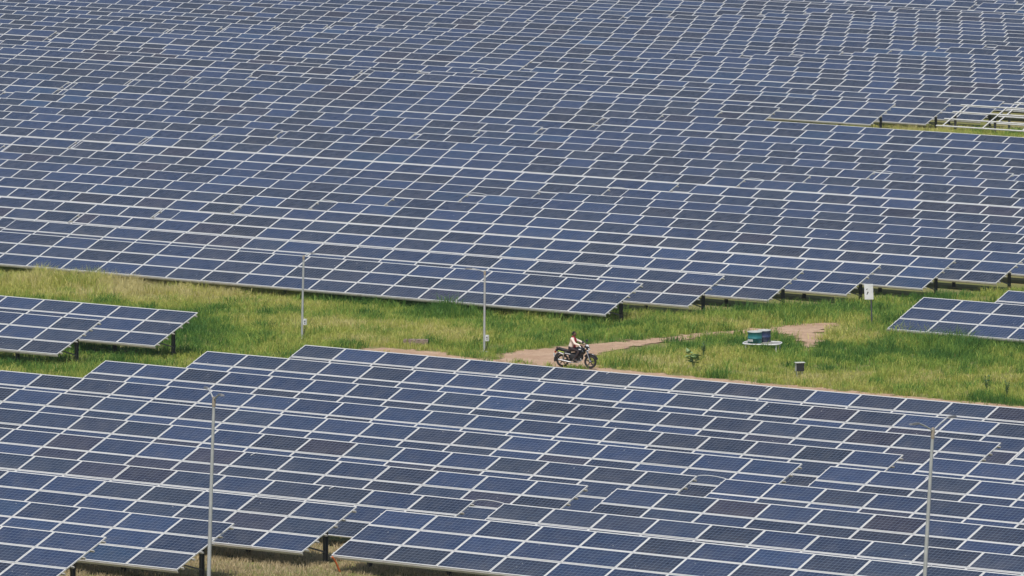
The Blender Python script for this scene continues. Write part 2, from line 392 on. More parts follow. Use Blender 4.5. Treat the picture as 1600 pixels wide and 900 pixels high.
# main field
def frame_x(e, n, z): return pix(wv(e, n, z))[0]
POS = {1: ['spanning the view'], 2: ['left of two', 'right of two'], 3: ['leftmost of three', 'middle of three', 'rightmost of three'], 4: ['leftmost of four', 'second of four from left', 'third of four from left', 'rightmost of four']}
for k in range(47):
    n_, z_ = mf_n[k], mf_z[k]
    if k <= 13: runs = [(-167.45, 20, 1.2), (-211.75, 20, 0), (-256.0, 20, 1.2), (-299.45, 18, .45), (-338.8, 20, 0)]
    elif k <= 20: runs = [(-207.2, 20, 0), (-250.7, 20, 0), (-294.2, 20, .5), (-338.0, 20, .6)]
    else: runs = [(-246.0, 20, 0), (-289.5, 20, 0), (-333.5, 20, 1.0), (-377.1, 20, .5), (-420.7, 20, .5), (-464.3, 20, .5), (-508, 20, 0)]
    if k < 6: runs = runs[1:]
    if k in (19, 20): runs = runs[2:]
    if k in (21, 22, 23): runs = runs[1:]
    vis = [r_ for r_ in runs if frame_x(r_[0], n_, z_) > -60 and frame_x(r_[0]-r_[1]*ML, n_, z_) < 1660]
    inn = [r_ for r_ in vis if frame_x(r_[0], n_, z_) > 6 and frame_x(r_[0]-r_[1]*ML, n_, z_) < 1594]
    inn.sort(key=lambda r_: r_[0])
    for r_ in vis:
        pos = POS[len(inn)][inn.index(r_)] if r_ in inn else ('beyond the left edge' if r_[0] < inn[0][0] else 'beyond the right edge')
        table(r_[0], n_, z_, r_[1], f'blue solar table in {ordinal(k+1)} row behind the grass strip, {pos}', 'solar tables of the main field',
              detail=(k <= 6 or (k in (21, 22, 23) and r_[0] > -300)), conduit=(r_[2] if r_[2] > .9 and k % 2 == 1 else 0))
table(-288.6+9*ML, mf_n[22], mf_z[22], 9, 'nearer bare metal racking without panels, upper right by the grass gap', 'bare racks at the upper right', True, True)
table(-288.6+9*ML, mf_n[23], mf_z[23], 9, 'farther bare metal racking without panels, at the upper right edge', 'bare racks at the upper right', True, True)

# ------------------------------------------------------------------ lamp posts
def vt(e_n, px, py):          # point on the pixel's ray at the horizontal distance of world point e_n
    d = fwd + rgt*((px-800)/FPX) - upv*((py-450)/FPX); q = Vector(e_n)-Vector((OX, OY, OZ))
    k = math.hypot(q.x, q.y)/math.hypot(d.x, d.y); return Vector((OX, OY, OZ)) + d*k
def on_row(px, n):            # ground point at fitted n on the pixel column px
    a = -PSI + math.atan((px-800)/FPX); return wv(math.tan(a)*n, n, zg(n))
def lamp_post(base, top, arms, r0, r1, label, box=None):
    o = empty('lamp_post', base, 0, label, 'lamp post', 'lamp posts of the solar farm'); tp = top-base; h = tp.length
    mb = MB(); mb.tube([(0, 0, -.4), tp*.5, tp*.955], [r0, (r0+r1)/2, r1], 10); mb.box((0, 0, .02), (.28, .28, .04)); mb.build('pole', M_pole, o)
    mb = MB(); mb.tube([tp*.95, tp*.985, tp], [r1*1.25, r1*1.25, r1*.9], 10); mb.build('neck', M_poleneck, o)
    for (d, ln, rise) in arms:
        d = Vector(d).normalized(); a = tp*.985; e_ = a+d*ln*.72+Vector((0, 0, rise)); f_ = a+d*ln+Vector((0, 0, rise*1.02))
        mb = MB(); mb.tube([a, a+(e_-a)*.5+Vector((0, 0, .02)), e_], r1*.55, 8); arm = mb.build('arm', M_pole, o)
        mb = MB(); q = (f_-e_).to_track_quat('X', 'Z').to_matrix(); c_ = (e_+f_)/2+d*.05
        mb.box(c_, (ln*.42, .13, .05), 0, q, .75); lamp = mb.build('lamp_head', M_lamp, arm)
        mb = MB(); mb.box(c_-Vector((0, 0, .032)), (ln*.3, .1, .012), 0, q); mb.build('lens', M_lens, o)
    if box:
        mb = MB(); c_ = tp*(box/h)+rgt*(r0+.07); mb.box(c_, (.13, .11, .26)); bx_o = mb.build('switch_box', M_white, o)
        mb = MB(); mb.box(c_-fwd*.06+Vector((0, 0, .03)), (.05, .05, .05)); mb.box(c_-fwd*.06-Vector((0, 0, .07)), (.04, .04, .03)); mb.build('switch', M_black, o)
        mb = MB(); mb.tube([c_-Vector((0, 0, .13)), c_-Vector((0, 0, .3)), (r0, 0, .0)], .018, 6); mb.build('cable', M_black, o)
    return o
N_ = Vector((0, 1, 0)); fh = Vector((-math.sin(PSI), math.cos(PSI), 0))
B = on_row(1446, 206.2); lamp_post(B, vt(B, 1458, 668), [(N_, 1.15, .33), (-N_, 1.15, .33)], .070, .048, 'tall twin-armed lamp post before the solar tables at lower right')
B = ground_at(325, 925); d2 = rgt*.3-fh; lamp_post(B, vt(B, 334.5, 620), [(d2, 1.0, .27), (-d2, 1.0, .27)], .070, .046, 'tall twin-armed lamp post at lower left beside the foremost tables')
B = ground_at(471.5, 529); lamp_post(B, vt(B, 474.5, 399), [(rgt*.8+fh*.4, .48, .14)], .055, .042, 'short lamp post in grass with its arm pointing right', .75)
B = ground_at(756.5, 550); lamp_post(B, vt(B, 757.5, 423), [(-rgt*.9-fh*.2, .78, .17)], .055, .042, 'short lamp post in grass with its arm pointing left, near motorcycle', .62)

# ------------------------------------------------------------------ signboard, drums on a stand, junction box, slab, conduit
B = on_row(1365.5, 306.3); o = empty('sign_board', B, -PSI*0+R(14), 'white blank sign board on a thin dark post in the grass', 'sign')
mb = MB(); mb.tube([(.04, 0, -.3), (-.02, 0, 1.3), (-.06, 0, 2.0)], .038, 8); mb.build('post', M_post, o)
mb = MB(); rr = Matrix.Rotation(R(-3), 3, 'Y'); mb.box((-.12, -.045, 1.66), (.43, .02, .72), 0, rr); sg = mb.build('board', M_white, o)
mb = MB()
for (x, z, w_, h_) in ((-.21, 1.77, .035, .07), (-.17, 1.61, .05, .10), (-.20, 1.54, .03, .04)): mb.box((x, -.058, z), (w_, .004, h_), 0, Matrix.Rotation(R(25), 3, 'Y'))
mb.build('mark', M_black, sg)

M_teal = simple('teal_painted_drum', (.022, .17, .18), .45, .1, .2, 5, (.10, .16, .14)); M_blue = simple('dark_blue_drum', (.03, .05, .12), .5, .1, .25, 5, (.22, .22, .22)); M_inner = simple('drum_rim_pale', (.40, .41, .38), .55)
def drum(loc, mat, label, marks, s=1.0):
    o = empty('steel_drum', loc, R(-20), label, 'drum', 'drums on the stand')
    r_ = .315*s; prof = [(0, .03), (r_-.02, .03), (r_-.01, 0), (r_, .005), (r_, .20), (r_+.014, .215), (r_+.014, .235), (r_, .25), (r_, .46), (r_+.016, .475), (r_+.016, .50), (r_-.004, .51)]
    mb = MB(); mb.lathe(prof, 28); mb.build('shell', mat, o)
    mb = MB(); mb.lathe([(r_+.018, .497), (r_+.012, .522), (r_-.02, .522), (r_-.03, .49), (0, .485)], 28); mb.build('lid', M_inner, o)
    if marks:
        mb = MB(); x = -.16
        for k in range(6):      # illegible white stencil on the drum
            a = R(-112)+k*.20; w_ = (.05, .03, .05, .04, .05, .03)[k]
            mb.box((math.cos(a)*(r_+.002), math.sin(a)*(r_+.002), .135), (.006, w_, .10), 0, Matrix.Rotation(a, 3, 'Z'))
        mb.build('stencil', M_white, o)
    return o
SB = on_row(1194, 292.3); ang = R(24)
st = empty('metal_stand', SB, ang, 'low white metal stand carrying two drums in the grass', 'stand')
rim = []
for k in range(40):
    a = 2*math.pi*k/40; rim.append((math.copysign(abs(math.cos(a))**.45, math.cos(a))*.84, math.copysign(abs(math.sin(a))**.6, math.sin(a))*.62, .38))
mb = MB(); mb.tube(rim, .026, 8, closed=True); mb.build('rim', M_white, st)
for x, y in ((-.66, -.5), (.7, -.45), (.7, .5), (-.66, .5)):
    mb = MB(); mb.tube([(x, y, -.2), (x, y, .38)], .026, 8); mb.build('leg', M_white, st)
for y in (-.34, -.11, .12, .35):
    mb = MB(); mb.box((0, y, .386), (1.56, .16, .02)); mb.build('slat', M_galv, st)
rz = Matrix.Rotation(ang, 3, 'Z')
drum(SB+rgt*-.34-fh*.10+Vector((0, 0, .397)), M_teal, 'teal steel drum with white stencil on the metal stand', True)
drum(SB+rgt*.09+fh*.42+Vector((0, 0, .397)), M_blue, 'dark blue steel drum behind the teal one on the stand', False, .92)

B = on_row(1253, 283.4); M_dkbox = simple('dark_grey_box', (.022, .023, .024), .6); M_ltbox = simple('pale_box_shell', (.55, .55, .50), .6)
o = empty('junction_box', B, R(50), 'small dark grey electrical box on short legs in pale grass', 'electrical box')
mb = MB(); mb.box((0, .02, .46), (.36, .20, .36)); mb.build('case', M_ltbox, o); mb = MB(); mb.box((0, -.095, .455), (.345, .03, .345)); dr = mb.build('door', M_dkbox, o)
mb = MB(); mb.box((.13, -.116, .46), (.02, .012, .06)); mb.build('latch', M_post, dr)
mb = MB(); mb.box((0, .0, .652), (.42, .28, .022)); mb.build('rain_cap', M_ltbox, o)
for x in (-.12, .12):
    mb = MB(); mb.box((x, .04, .04), (.045, .045, .5)); mb.build('leg', M_ltbox, o)
for x in (-.04, .05):
    mb = MB(); mb.tube([(x, .0, .3), (x, .0, .1), (x*1.4, .03, -.1)], .018, 6); mb.build('cable', M_black, o)

B = ground_at(650, 540.5); M_slab = simple('brown_masonry', (.25, .185, .145), .9, 0, .25, 7)
o = empty('masonry_slab', B, R(30), 'low brown masonry block lying in the grass left of motorcycle', 'block')
mb = MB(); sec = []
for i in range(9):
    x = -.55+i*1.1/8; hh = .27+.015*math.sin(i*2.3); dd = .17+.01*math.cos(i*3.1); sec.append([(x, -dd, -.1), (x, dd, -.1), (x, dd, hh-.01), (x, dd-.03, hh), (x, -dd+.03, hh), (x, -dd, hh-.02)])
mb.loft(sec, smooth=False); mb.build('block', M_slab, o); mb = MB(); mb.box((0, 0, .283), (1.08, .32, .03)); mb.build('capping', simple('worn_mortar', (.25, .19, .15), .95, 0, .25, 9), o)

A0 = vt(on_row(518, 207.5), 519, 870); A1 = ground_at(531, 894)
mb = MB(); pts = [A0.lerp(A1, i/14)+Vector((0, 0, .06*math.sin(math.pi*i/14))) for i in range(15)]; c0 = Vector(A1)
mb.tube([p-c0 for p in pts], [.03+.006*(i % 2) for i in range(15)], 8)
tag(mb.build('orange_conduit', M_orange, None, c0), 'orange corrugated conduit hanging from a table corner to the ground', 'conduit')

# ------------------------------------------------------------------ motorcycle (x forward, rear axle above the origin)
M_bk = simple('black_gloss_paint', (.012, .013, .016), .22); M_bkp = simple('black_plastic', (.022, .022, .024), .55); M_chr = simple('chrome', (.68, .68, .68), .22, .9)
M_grn = simple('lime_graphic', (.50, .62, .10), .4); M_wht = simple('white_graphic', (.72, .73, .74), .35); M_eng = simple('engine_grey', (.16, .16, .165), .45, .6); M_seat = simple('seat_vinyl', (.020, .019, .020), .6)
M_gl = simple('headlamp_glass', (.62, .64, .66), .08); M_red = simple('tail_lamp_red', (.32, .015, .012), .25)
RW = ground_at(879, 576); hd = rgt*math.cos(R(17))-fh*math.sin(R(17)); HZ = math.atan2(hd.y, hd.x)
FWp = RW+hd*1.33; RW.z = gz(RW.x, RW.y)+.07; pitch = -math.atan2(gz(FWp.x, FWp.y)-gz(RW.x, RW.y), 1.33)
bike = empty('motorcycle', RW, HZ, 'black motorcycle with lime and white graphics ridden along the dirt track', 'motorcycle'); bike.rotation_euler = (0, pitch, HZ); bike.scale = (.94,)*3
WB, WR = 1.33, .305
def wheel(x, drum_r, steer=0):
    mb = MB(); mb.tube([(WR*math.cos(a)-.045*math.cos(a), 0, WR*math.sin(a)-.045*math.sin(a)) for a in [2*math.pi*k/36 for k in range(36)]], .045, 8, closed=True)
    wo = mb.build('wheel', M_black, bike, (x, 0, WR), (0, 0, steer))
    mb = MB(); mb.tube([((WR-.088)*math.cos(a), 0, (WR-.088)*math.sin(a)) for a in [2*math.pi*k/36 for k in range(36)]], .016, 6, closed=True)
    for k in range(5):
        a = 2*math.pi*k/5+.3
        for da in (-.13, .13): mb.bar((.05*math.cos(a), 0, .05*math.sin(a)), ((WR-.09)*math.cos(a+da), 0, (WR-.09)*math.sin(a+da)), .03, .02)
    mb.build('rim', M_bkp, wo)
    mb = MB(); mb.lathe([(0, -.06), (drum_r, -.06), (drum_r, .06), (0, .06)], 20, axis='y'); mb.build('hub', M_eng, wo)
wheel(0, .075); wheel(WB, .06, R(-4))
def ring(x, w_, z0, z1, n=12, sq=.7):
    return [(x, math.copysign(abs(math.cos(a))**sq, math.cos(a))*w_, (z0+z1)/2+math.copysign(abs(math.sin(a))**sq, math.sin(a))*(z1-z0)/2) for a in [2*math.pi*k/n for k in range(n)]]
mb = MB(); mb.loft([ring(.56, .08, .74, .86), ring(.64, .12, .72, .95), ring(.78, .155, .70, 1.00), ring(.92, .15, .72, .99), ring(1.02, .10, .78, .93), ring(1.06, .05, .82, .90)]); tank = mb.build('fuel_tank', M_bk, bike)
mb = MB(); mb.lathe([(0, .012), (.035, .01), (.035, -.02)], 12, (.82, 0, 1.0)); mb.build('filler_cap', M_chr, tank)
for s_ in (-1, 1):
    mb = MB(); mb.loft([ring(.68, .01, .82, .86, 8), ring(.80, .012, .83, .89, 8), ring(.92, .008, .85, .88, 8)]); mb.build('tank_graphic', M_wht, tank, (0, s_*.148, 0))
    mb = MB(); mb.loft([ring(.82, .05, .60, .76), ring(.95, .07, .58, .84), ring(1.05, .05, .68, .86)]); mb.build('tank_shroud', M_bk, bike, (0, s_*.13, 0))
mb = MB(); mb.loft([ring(-.30, .07, .845, .90), ring(-.18, .12, .81, .895), ring(.05, .13, .77, .865), ring(.20, .13, .745, .835), ring(.42, .13, .735, .81), ring(.60, .10, .74, .84)]); mb.build('seat', M_seat, bike)
mb = MB(); mb.loft([ring(-.34, .05, .74, .83), ring(-.15, .10, .66, .83), ring(.10, .11, .58, .77), ring(.38, .12, .56, .75)]); mb.build('tail_cowl', M_bk, bike)
for s_ in (-1, 1):
    mb = MB(); mb.bar((-.20, s_*.104, .76), (.10, s_*.118, .70), .012, .035); mb.build('lime_stripe', M_grn, bike)
    mb = MB(); mb.bar((-.16, s_*.108, .70), (.06, s_*.118, .62), .012, .05); mb.build('side_graphic', M_wht, bike)
    mb = MB(); mb.bar((.14, s_*.125, .665), (.40, s_*.128, .63), .012, .03); mb.build('side_stripe', M_wht, bike)
    mb = MB(); mb.tube([(0, s_*.10, WR), (.10, s_*.12, .66)], [.032, .026], 10); mb.build('shock', M_chr, bike)
    mb = MB(); mb.tube([(WB, s_*.075, WR), (WB-.12, s_*.075, .66), (WB-.24, s_*.075, .98)], [.026, .024, .02], 10); mb.build('fork_leg', M_chr, bike)
    mb = MB(); mb.tube([(1.08, s_*.12, 1.02), (1.05, s_*.30, 1.06), (1.0, s_*.38, 1.045)], .013, 8); hb_ = mb.build('handlebar', M_bkp, bike)
    mb = MB(); mb.tube([(1.03, s_*.32, 1.055), (.985, s_*.42, 1.04)], .021, 8); mb.build('grip', M_black, hb_)
    mb = MB(); mb.tube([(1.05, s_*.27, 1.06), (1.07, s_*.31, 1.20)], .008, 6); mb.lathe([(0, -.012), (.05, -.01), (.06, .008), (0, .012)], 14, (1.06, s_*.32, 1.24), axis='y'); mb.build('mirror', M_bkp, bike)
    mb = MB(); mb.lathe([(0, -.03), (.025, -.02), (.025, .02), (0, .03)], 10, (1.16, s_*.17, .90), axis='y'); mb.build('front_indicator', simple('amber_lens', (.55, .22, .03), .3), bike)
    mb = MB(); mb.bar((.58, s_*.10, .34), (.58, s_*.24, .33), .03, .02); mb.build('footrest', M_black, bike)
mb = MB(); mb.loft([ring(1.06, .09, .80, 1.06), ring(1.16, .12, .78, 1.08), ring(1.24, .10, .80, 1.00), ring(1.28, .05, .84, .94)]); cowl = mb.build('headlamp_cowl', M_bk, bike)
mb = MB(); mb.loft([ring(1.235, .085, .80, .93), ring(1.285, .075, .815, .915), ring(1.31, .03, .84, .89)]); mb.build('headlamp', M_gl, cowl)
mb = MB(); mb.loft([ring(1.12, .10, 1.06, 1.09, 10), ring(1.20, .08, 1.0, 1.09, 10), ring(1.245, .05, .96, 1.02, 10)]); mb.build('visor', M_wht, cowl)
for s_ in (-1, 1):
    mb = MB(); mb.bar((1.10, s_*.115, .93), (1.25, s_*.085, .83), .012, .07); mb.build('cowl_graphic', M_wht, cowl)
mb = MB()      # front mudguard, rear mudguard
arc = [R(d) for d in range(20, 150, 10)]
mb.tube([(WB+.34*math.cos(a), 0, WR+.34*math.sin(a)) for a in arc], .055, 8); mb.build('front_mudguard', M_bk, bike)
mb = MB(); mb.tube([(.36*math.cos(a), 0, WR+.02+.36*math.sin(a)) for a in [R(d) for d in range(60, 196, 12)]], .065, 8); rm = mb.build('rear_mudguard', M_bkp, bike)
mb = MB(); mb.box((-.345, 0, .70), (.05, .16, .08)); mb.build('tail_lamp', M_red, bike)
mb = MB(); mb.box((-.40, 0, .55), (.015, .18, .16), 0, Matrix.Rotation(R(-15), 3, 'Y')); mb.build('number_plate', M_wht, rm)
mb = MB(); mb.loft([ring(.30, .09, .42, .66), ring(.48, .12, .30, .70), ring(.74, .13, .28, .74), ring(.90, .11, .32, .76), ring(.98, .06, .42, .74)]); mb.build('engine_cowl', M_bkp, bike)
mb = MB(); mb.box((.66, 0, .40), (.34, .22, .20)); mb.loft([ring(.68, .09, .46, .60, 10), ring(.76, .10, .46, .66, 10), ring(.84, .09, .50, .66, 10)], smooth=False)
for k in range(5): mb.box((.77, 0, .50+k*.035), (.22, .25, .010))
mb.lathe([(0, -.15), (.10, -.15), (.11, -.12), (.11, .12), (.10, .15), (0, .15)], 18, (.62, 0, .37), axis='y'); mb.build('engine', M_eng, bike)
mb = MB(); mb.tube([(.86, -.08, .50), (.94, -.12, .36), (.80, -.16, .26), (.45, -.17, .26)], .022, 8); mb.tube([(.45, -.17, .26), (.30, -.175, .28), (-.16, -.19, .37)], [.03, .048, .042], 12); mb.build('exhaust', simple('dull_exhaust', (.30, .30, .30), .4, .7), bike)
mb = MB()
for a, c_ in (((1.05, 0, .92), (.80, 0, .66)), ((.80, 0, .66), (.30, 0, .66)), ((1.04, 0, .86), (.88, 0, .36)), ((.88, 0, .36), (.50, 0, .30)), ((.50, 0, .30), (.30, 0, .66)), ((.50, .08, .32), (0, .08, WR)), ((.50, -.08, .32), (0, -.08, WR)), ((.30, 0, .66), (-.28, 0, .80))): mb.tube([a, c_], .022, 8)
mb.build('frame', M_bkp, bike)
mb = MB(); mb.tube([(-.05, .12, .86), (-.26, .10, .92), (-.30, 0, .93), (-.26, -.10, .92), (-.05, -.12, .86)], .013, 8); mb.build('grab_rail', M_bkp, bike)
mb = MB(); mb.bar((0, .10, WR), (.56, .10, WR+.03), .03, .09); mb.build('chain_guard', M_bkp, bike)

# ------------------------------------------------------------------ rider
import bmesh
def skin_mesh(name, verts, edges, root, mat, parent, sub=2):
    me = bpy.data.meshes.new(name); bm = bmesh.new(); ly = bm.verts.layers.skin.verify(); vv = []
    for i, (p, r_) in enumerate(verts):
        v = bm.verts.new(p); rr = r_ if isinstance(r_, tuple) else (r_, r_); v[ly].radius = rr; v[ly].use_root = (i == root); vv.append(v)
    for a, c_ in edges: bm.edges.new((vv[a], vv[c_]))
    bm.to_mesh(me); bm.free(); me.materials.append(mat)
    for p in me.polygons: p.use_smooth = True
    o = link(name, me, parent); sk = o.modifiers.new('skin', 'SKIN'); sk.use_smooth_shade = True
    ss = o.modifiers.new('sub', 'SUBSURF'); ss.levels = sub; ss.render_levels = sub
    return o
M_skin = simple('brown_skin', (.14, .075, .048), .55); M_shirt = simple('cream_shirt', (.78, .66, .57), .85, 0, .10, 12); M_trou = simple('dark_trousers', (.035, .024, .026), .85); M_scarf = simple('dark_red_scarf', (.26, .016, .026), .9, 0, .25, 14); M_hair = simple('black_hair', (.008, .007, .007), .9); M_shoe = simple('dark_shoes', (.03, .025, .022), .6)
man = empty('person', RW, HZ, 'person in cream shirt and dark red scarf riding the motorcycle', 'person'); man.rotation_euler = (0, pitch, HZ); man.scale = (.94,)*3
HX, HZz = .40, .885           # hips on the seat
sh = (.50, 1.36)              # shoulder line x, z
V = []; Ed = []
def chain(pts, start=None):
    prev = start
    for p, r_ in pts:
        V.append((p, r_)); i = len(V)-1
        if prev is not None: Ed.append((prev, i))
        prev = i
    return prev
chain([((HX, 0, HZz), (.15, .11))]); a = chain([((HX+.03, 0, 1.02), (.135, .10)), ((HX+.08, 0, 1.18), (.15, .105)), ((sh[0]-.01, 0, 1.33), (.13, .09)), ((sh[0]+.01, 0, 1.42), .056), ((sh[0]+.035, 0, 1.475), .06), ((sh[0]+.05, 0, 1.53), .083), ((sh[0]+.04, 0, 1.60), .086), ((sh[0]+.03, 0, 1.645), .055)], 0)
head_i = 6
V.append(((sh[0]+.148, 0, 1.535), .014)); Ed.append((head_i, len(V)-1))   # nose
chest = 3
hand_pos = {}
for s_ in (-1, 1):
    el = (sh[0]+.17, s_*.30, 1.14) if s_ < 0 else (sh[0]+.21, s_*.31, 1.20); wr = (.955, s_*.355, 1.075)
    w_i = chain([((sh[0]-.01, s_*.19, 1.345), .058), ((sh[0]+.08, s_*.25, 1.245), .048), (el, .042), ((el[0]*.5+wr[0]*.5, el[1]*.5+wr[1]*.5, el[2]*.5+wr[2]*.5), .038), (wr, .027), ((.99, s_*.365, 1.085), (.036, .02))], chest)
    for k in range(4):
        yy = s_*(.335+.022*k); chain([((1.025, yy, 1.092-.004*k), .010), ((1.045, yy, 1.065), .009), ((1.028, yy, 1.035), .008)], w_i)
    chain([((.985, s_*.325, 1.07), .011), ((1.01, s_*.312, 1.045), .010)], w_i)
    kn = (.82, s_*.20, .79); an = (.60, s_*.185, .40)
    chain([((HX+.05, s_*.10, .87), .085), ((.66, s_*.16, .84), .078), (kn, .060), ((.74, s_*.195, .60), .054), (an, .036), ((.58, s_*.185, .355), .036), ((.70, s_*.20, .345), .032), ((.76, s_*.20, .345), .022)], 0)
skin_mesh('body', V, Ed, 0, M_skin, man)
V = []; Ed = []
chain([((HX-.01, 0, .90), (.18, .15)), ((HX+.02, 0, 1.02), (.175, .142)), ((HX+.08, 0, 1.18), (.185, .138)), ((sh[0]-.01, 0, 1.325), (.145, .10)), ((sh[0]+.005, 0, 1.40), .068)])
for s_ in (-1, 1):
    el = (sh[0]+.17, s_*.30, 1.14) if s_ < 0 else (sh[0]+.21, s_*.31, 1.20); wr = (.945, s_*.353, 1.078)
    chain([((sh[0]-.01, s_*.19, 1.345), .072), ((sh[0]+.08, s_*.25, 1.245), .062), (el, .057), ((el[0]*.5+wr[0]*.5, el[1]*.5+wr[1]*.5, el[2]*.5+wr[2]*.5), .051), (wr, .038)], 3)
skin_mesh('shirt', V, Ed, 0, M_shirt, man)
V = []; Ed = []
chain([((HX, 0, .885), (.16, .115))])
for s_ in (-1, 1):
    kn = (.82, s_*.20, .79); an = (.605, s_*.186, .43)
    chain([((HX+.05, s_*.10, .875), .097), ((.66, s_*.16, .845), .090), (kn, .074), ((.74, s_*.195, .60), .068), (an, .056)], 0)
skin_mesh('trousers', V, Ed, 0, M_trou, man)
for s_ in (-1, 1): skin_mesh('shoe', [((.555, s_*.185, .365), .047), ((.66, s_*.195, .352), .044), ((.775, s_*.20, .345), .030)], [(0, 1), (1, 2)], 0, M_shoe, man, 1)
mb = MB(); hc = (sh[0]+.032, 0, 1.573); pr = []
for i in range(9):
    a = R(90-i*13.5); pr.append((.100*math.cos(a), .112*math.sin(a)))
mb.lathe(pr, 20, hc)
me = mb.mesh('hair', M_hair)
for v in me.vertices:      # keep the face free
    if v.co.x > hc[0]+.02 and v.co.z < hc[2]+.045: v.co.x = hc[0]+.02+(v.co.x-hc[0]-.02)*.25; v.co.z = max(v.co.z, hc[2]+.02)
link('hair', me, man)
for s_ in (-1, 1):
    mb = MB(); mb.lathe([(0, -.011), (.011, 0), (0, .011)], 8, (sh[0]+.128, s_*.034, 1.556)); mb.build('eye', M_hair, man)
    mb = MB(); mb.lathe([(0, -.014), (.022, -.004), (.026, .004), (0, .01)], 8, (sh[0]+.04, s_*.088, 1.545), axis='y'); mb.build('ear', M_skin, man)
mb = MB(); mb.box((sh[0]+.128, 0, 1.495), (.012, .05, .012)); mb.build('mouth', simple('lips', (.10, .045, .035), .5), man)
skin_mesh('scarf', [((sh[0]-.055, 0, 1.43), .050), ((sh[0]-.02, -.075, 1.425), .048), ((sh[0]+.06, -.075, 1.39), .05), ((sh[0]+.105, -.05, 1.28), (.05, .06)), ((sh[0]+.10, -.055, 1.12), (.05, .065)), ((sh[0]+.08, -.08, .97), (.05, .07)), ((sh[0]+.06, -.09, .88), (.035, .06)), ((sh[0]-.02, .075, 1.425), .048), ((sh[0]+.06, .07, 1.385), .05), ((sh[0]+.10, .05, 1.25), (.05, .055)), ((sh[0]+.10, .055, 1.10), (.03, .05))],
          [(0, 1), (1, 2), (2, 3), (3, 4), (4, 5), (5, 6), (0, 7), (7, 8), (8, 9), (9, 10)], 0, M_scarf, man, 1)

# ------------------------------------------------------------------ broad-leaved weeds
def leaf_mat(name, c1, c2):
    m, t, b = new_mat(name); tc = nd(t, 'ShaderNodeTexCoord'); f = noise(t, tc.outputs['Object'], 9, 3)
    t.links.new(ramp(t, f, [(.3, c1), (.7, c2)]), b.inputs['Base Color']); b.inputs['Roughness'].default_value = .55
    return m
M_leaf = leaf_mat('broad_leaf', (.13, .21, .065), (.24, .34, .14)); M_leafd = leaf_mat('dark_weed_leaf', (.07, .14, .05), (.13, .22, .08))
def weed(B, h, nl, ls, mat, label, spread=.5, seed=1):
    rd = random.Random(seed); o = empty('leafy_weed', B, 0, label, 'plant', 'weeds in the grass')
    mb = MB(); stems = []
    for k in range(max(3, nl//6)):
        a = rd.uniform(0, 6.28); q = Vector((math.cos(a)*spread*rd.uniform(.3, 1), math.sin(a)*spread*rd.uniform(.3, 1), h*rd.uniform(.7, 1))); stems.append(q)
        mb.tube([(0, 0, -.05), (q.x*.4, q.y*.4, q.z*.6), q], [.012, .009, .004], 5)
    mb.build('stem', mat, o); mb = MB()
    for k in range(nl):
        q = rd.choice(stems); u = rd.uniform(.35, 1.02); p = Vector((q.x*u, q.y*u, q.z*(u**.75))); a = rd.uniform(0, 6.28); el_ = rd.uniform(-.3, .9); L_ = ls*rd.uniform(.7, 1.2)
        d = Vector((math.cos(a)*math.cos(el_), math.sin(a)*math.cos(el_), math.sin(el_))); sd_ = d.cross(Vector((0, 0, 1))).normalized()*L_*.36; up_ = sd_.cross(d).normalized()*L_*.1
        mb.add([p, p+d*L_*.45+sd_+up_, p+d*L_, p+d*L_*.45-sd_+up_, p+d*L_*.45-up_], [(0, 4, 1), (4, 2, 1), (0, 3, 4), (3, 2, 4)], 0)
    mb.build('foliage', mat, o); return o
weed(on_row(1086, 282.6), .80, 40, .26, M_leaf, 'pale broad-leaved weed in grass below the dirt track', .28, 3)
weed(on_row(1101, 287.5), .75, 60, .10, M_leafd, 'thin dark weed beside the dirt track, behind the pale one', .16, 4)
weed(on_row(1548, 283.5), .8, 46, .10, M_leafd, 'dark stalky weed in the pale grass near the right edge', .22, 5)
weed(on_row(1579, 281.6), .9, 60, .09, M_leafd, 'tall dark weed at the right edge behind the front solar block', .14, 6)

# ------------------------------------------------------------------ grass
def vnoise(seed, x, y, sc):
    g = np.random.default_rng(seed).random((256, 256)); x = x/sc; y = y/sc; xi = np.floor(x).astype(int); yi = np.floor(y).astype(int); fx = x-xi; fy = y-yi
    fx = fx*fx*(3-2*fx); fy = fy*fy*(3-2*fy); G = lambda i, j: g[i % 256, j % 256]
    return (G(xi, yi)*(1-fx)+G(xi+1, yi)*fx)*(1-fy)+(G(xi, yi+1)*(1-fx)+G(xi+1, yi+1)*fx)*fy
P1 = np.array(poly1); P2 = np.array(poly2)
TNa = np.array(TN); TZa = np.array(TZ)
CAMV = np.array([OX, OY, OZ]); fw_ = np.array(fwd); rg_ = np.array(rgt); up_ = np.array(upv)
def pixa(x, y, z):
    d = np.stack([x, y, z], -1)-CAMV; k = d@fw_; return 800+FPX*(d@rg_)/k, 450-FPX*(d@up_)/k
# soft colour / height blobs of the sward: (px, py, rx, ry, yellowness, height)
BLOBS = [(130, 445, 170, 9, -.05, .50), (1490, 548, 120, 10, -.1, .42), (1230, 512, 60, 4, 0, -.1), (1330, 588, 330, 13, .55, -.10), (1050, 575, 160, 14, .40, -.05), (170, 455, 210, 20, .42, -.06), (420, 470, 150, 14, .25, 0), (600, 505, 170, 14, .22, 0), (1350, 535, 110, 14, .15, .05),
         (1220, 480, 160, 20, -.45, .18), (1030, 488, 90, 14, -.35, .12), (300, 540, 190, 26, -.40, .05), (60, 575, 130, 18, -.35, .05), (1440, 525, 80, 16, -.35, .12), (820, 500, 60, 10, .25, .05),
         (900, 525, 120, 12, .10, .10), (1000, 505, 120, 8, .25, .08), (1130, 545, 120, 10, .10, .05), (300, 515, 80, 10, -.2, .05), (700, 470, 250, 10, -.35, .08), (1300, 560, 250, 10, -.1, .05), (1480, 205, 200, 8, .1, 0), (1300, 192, 120, 5, -.35, .05)]
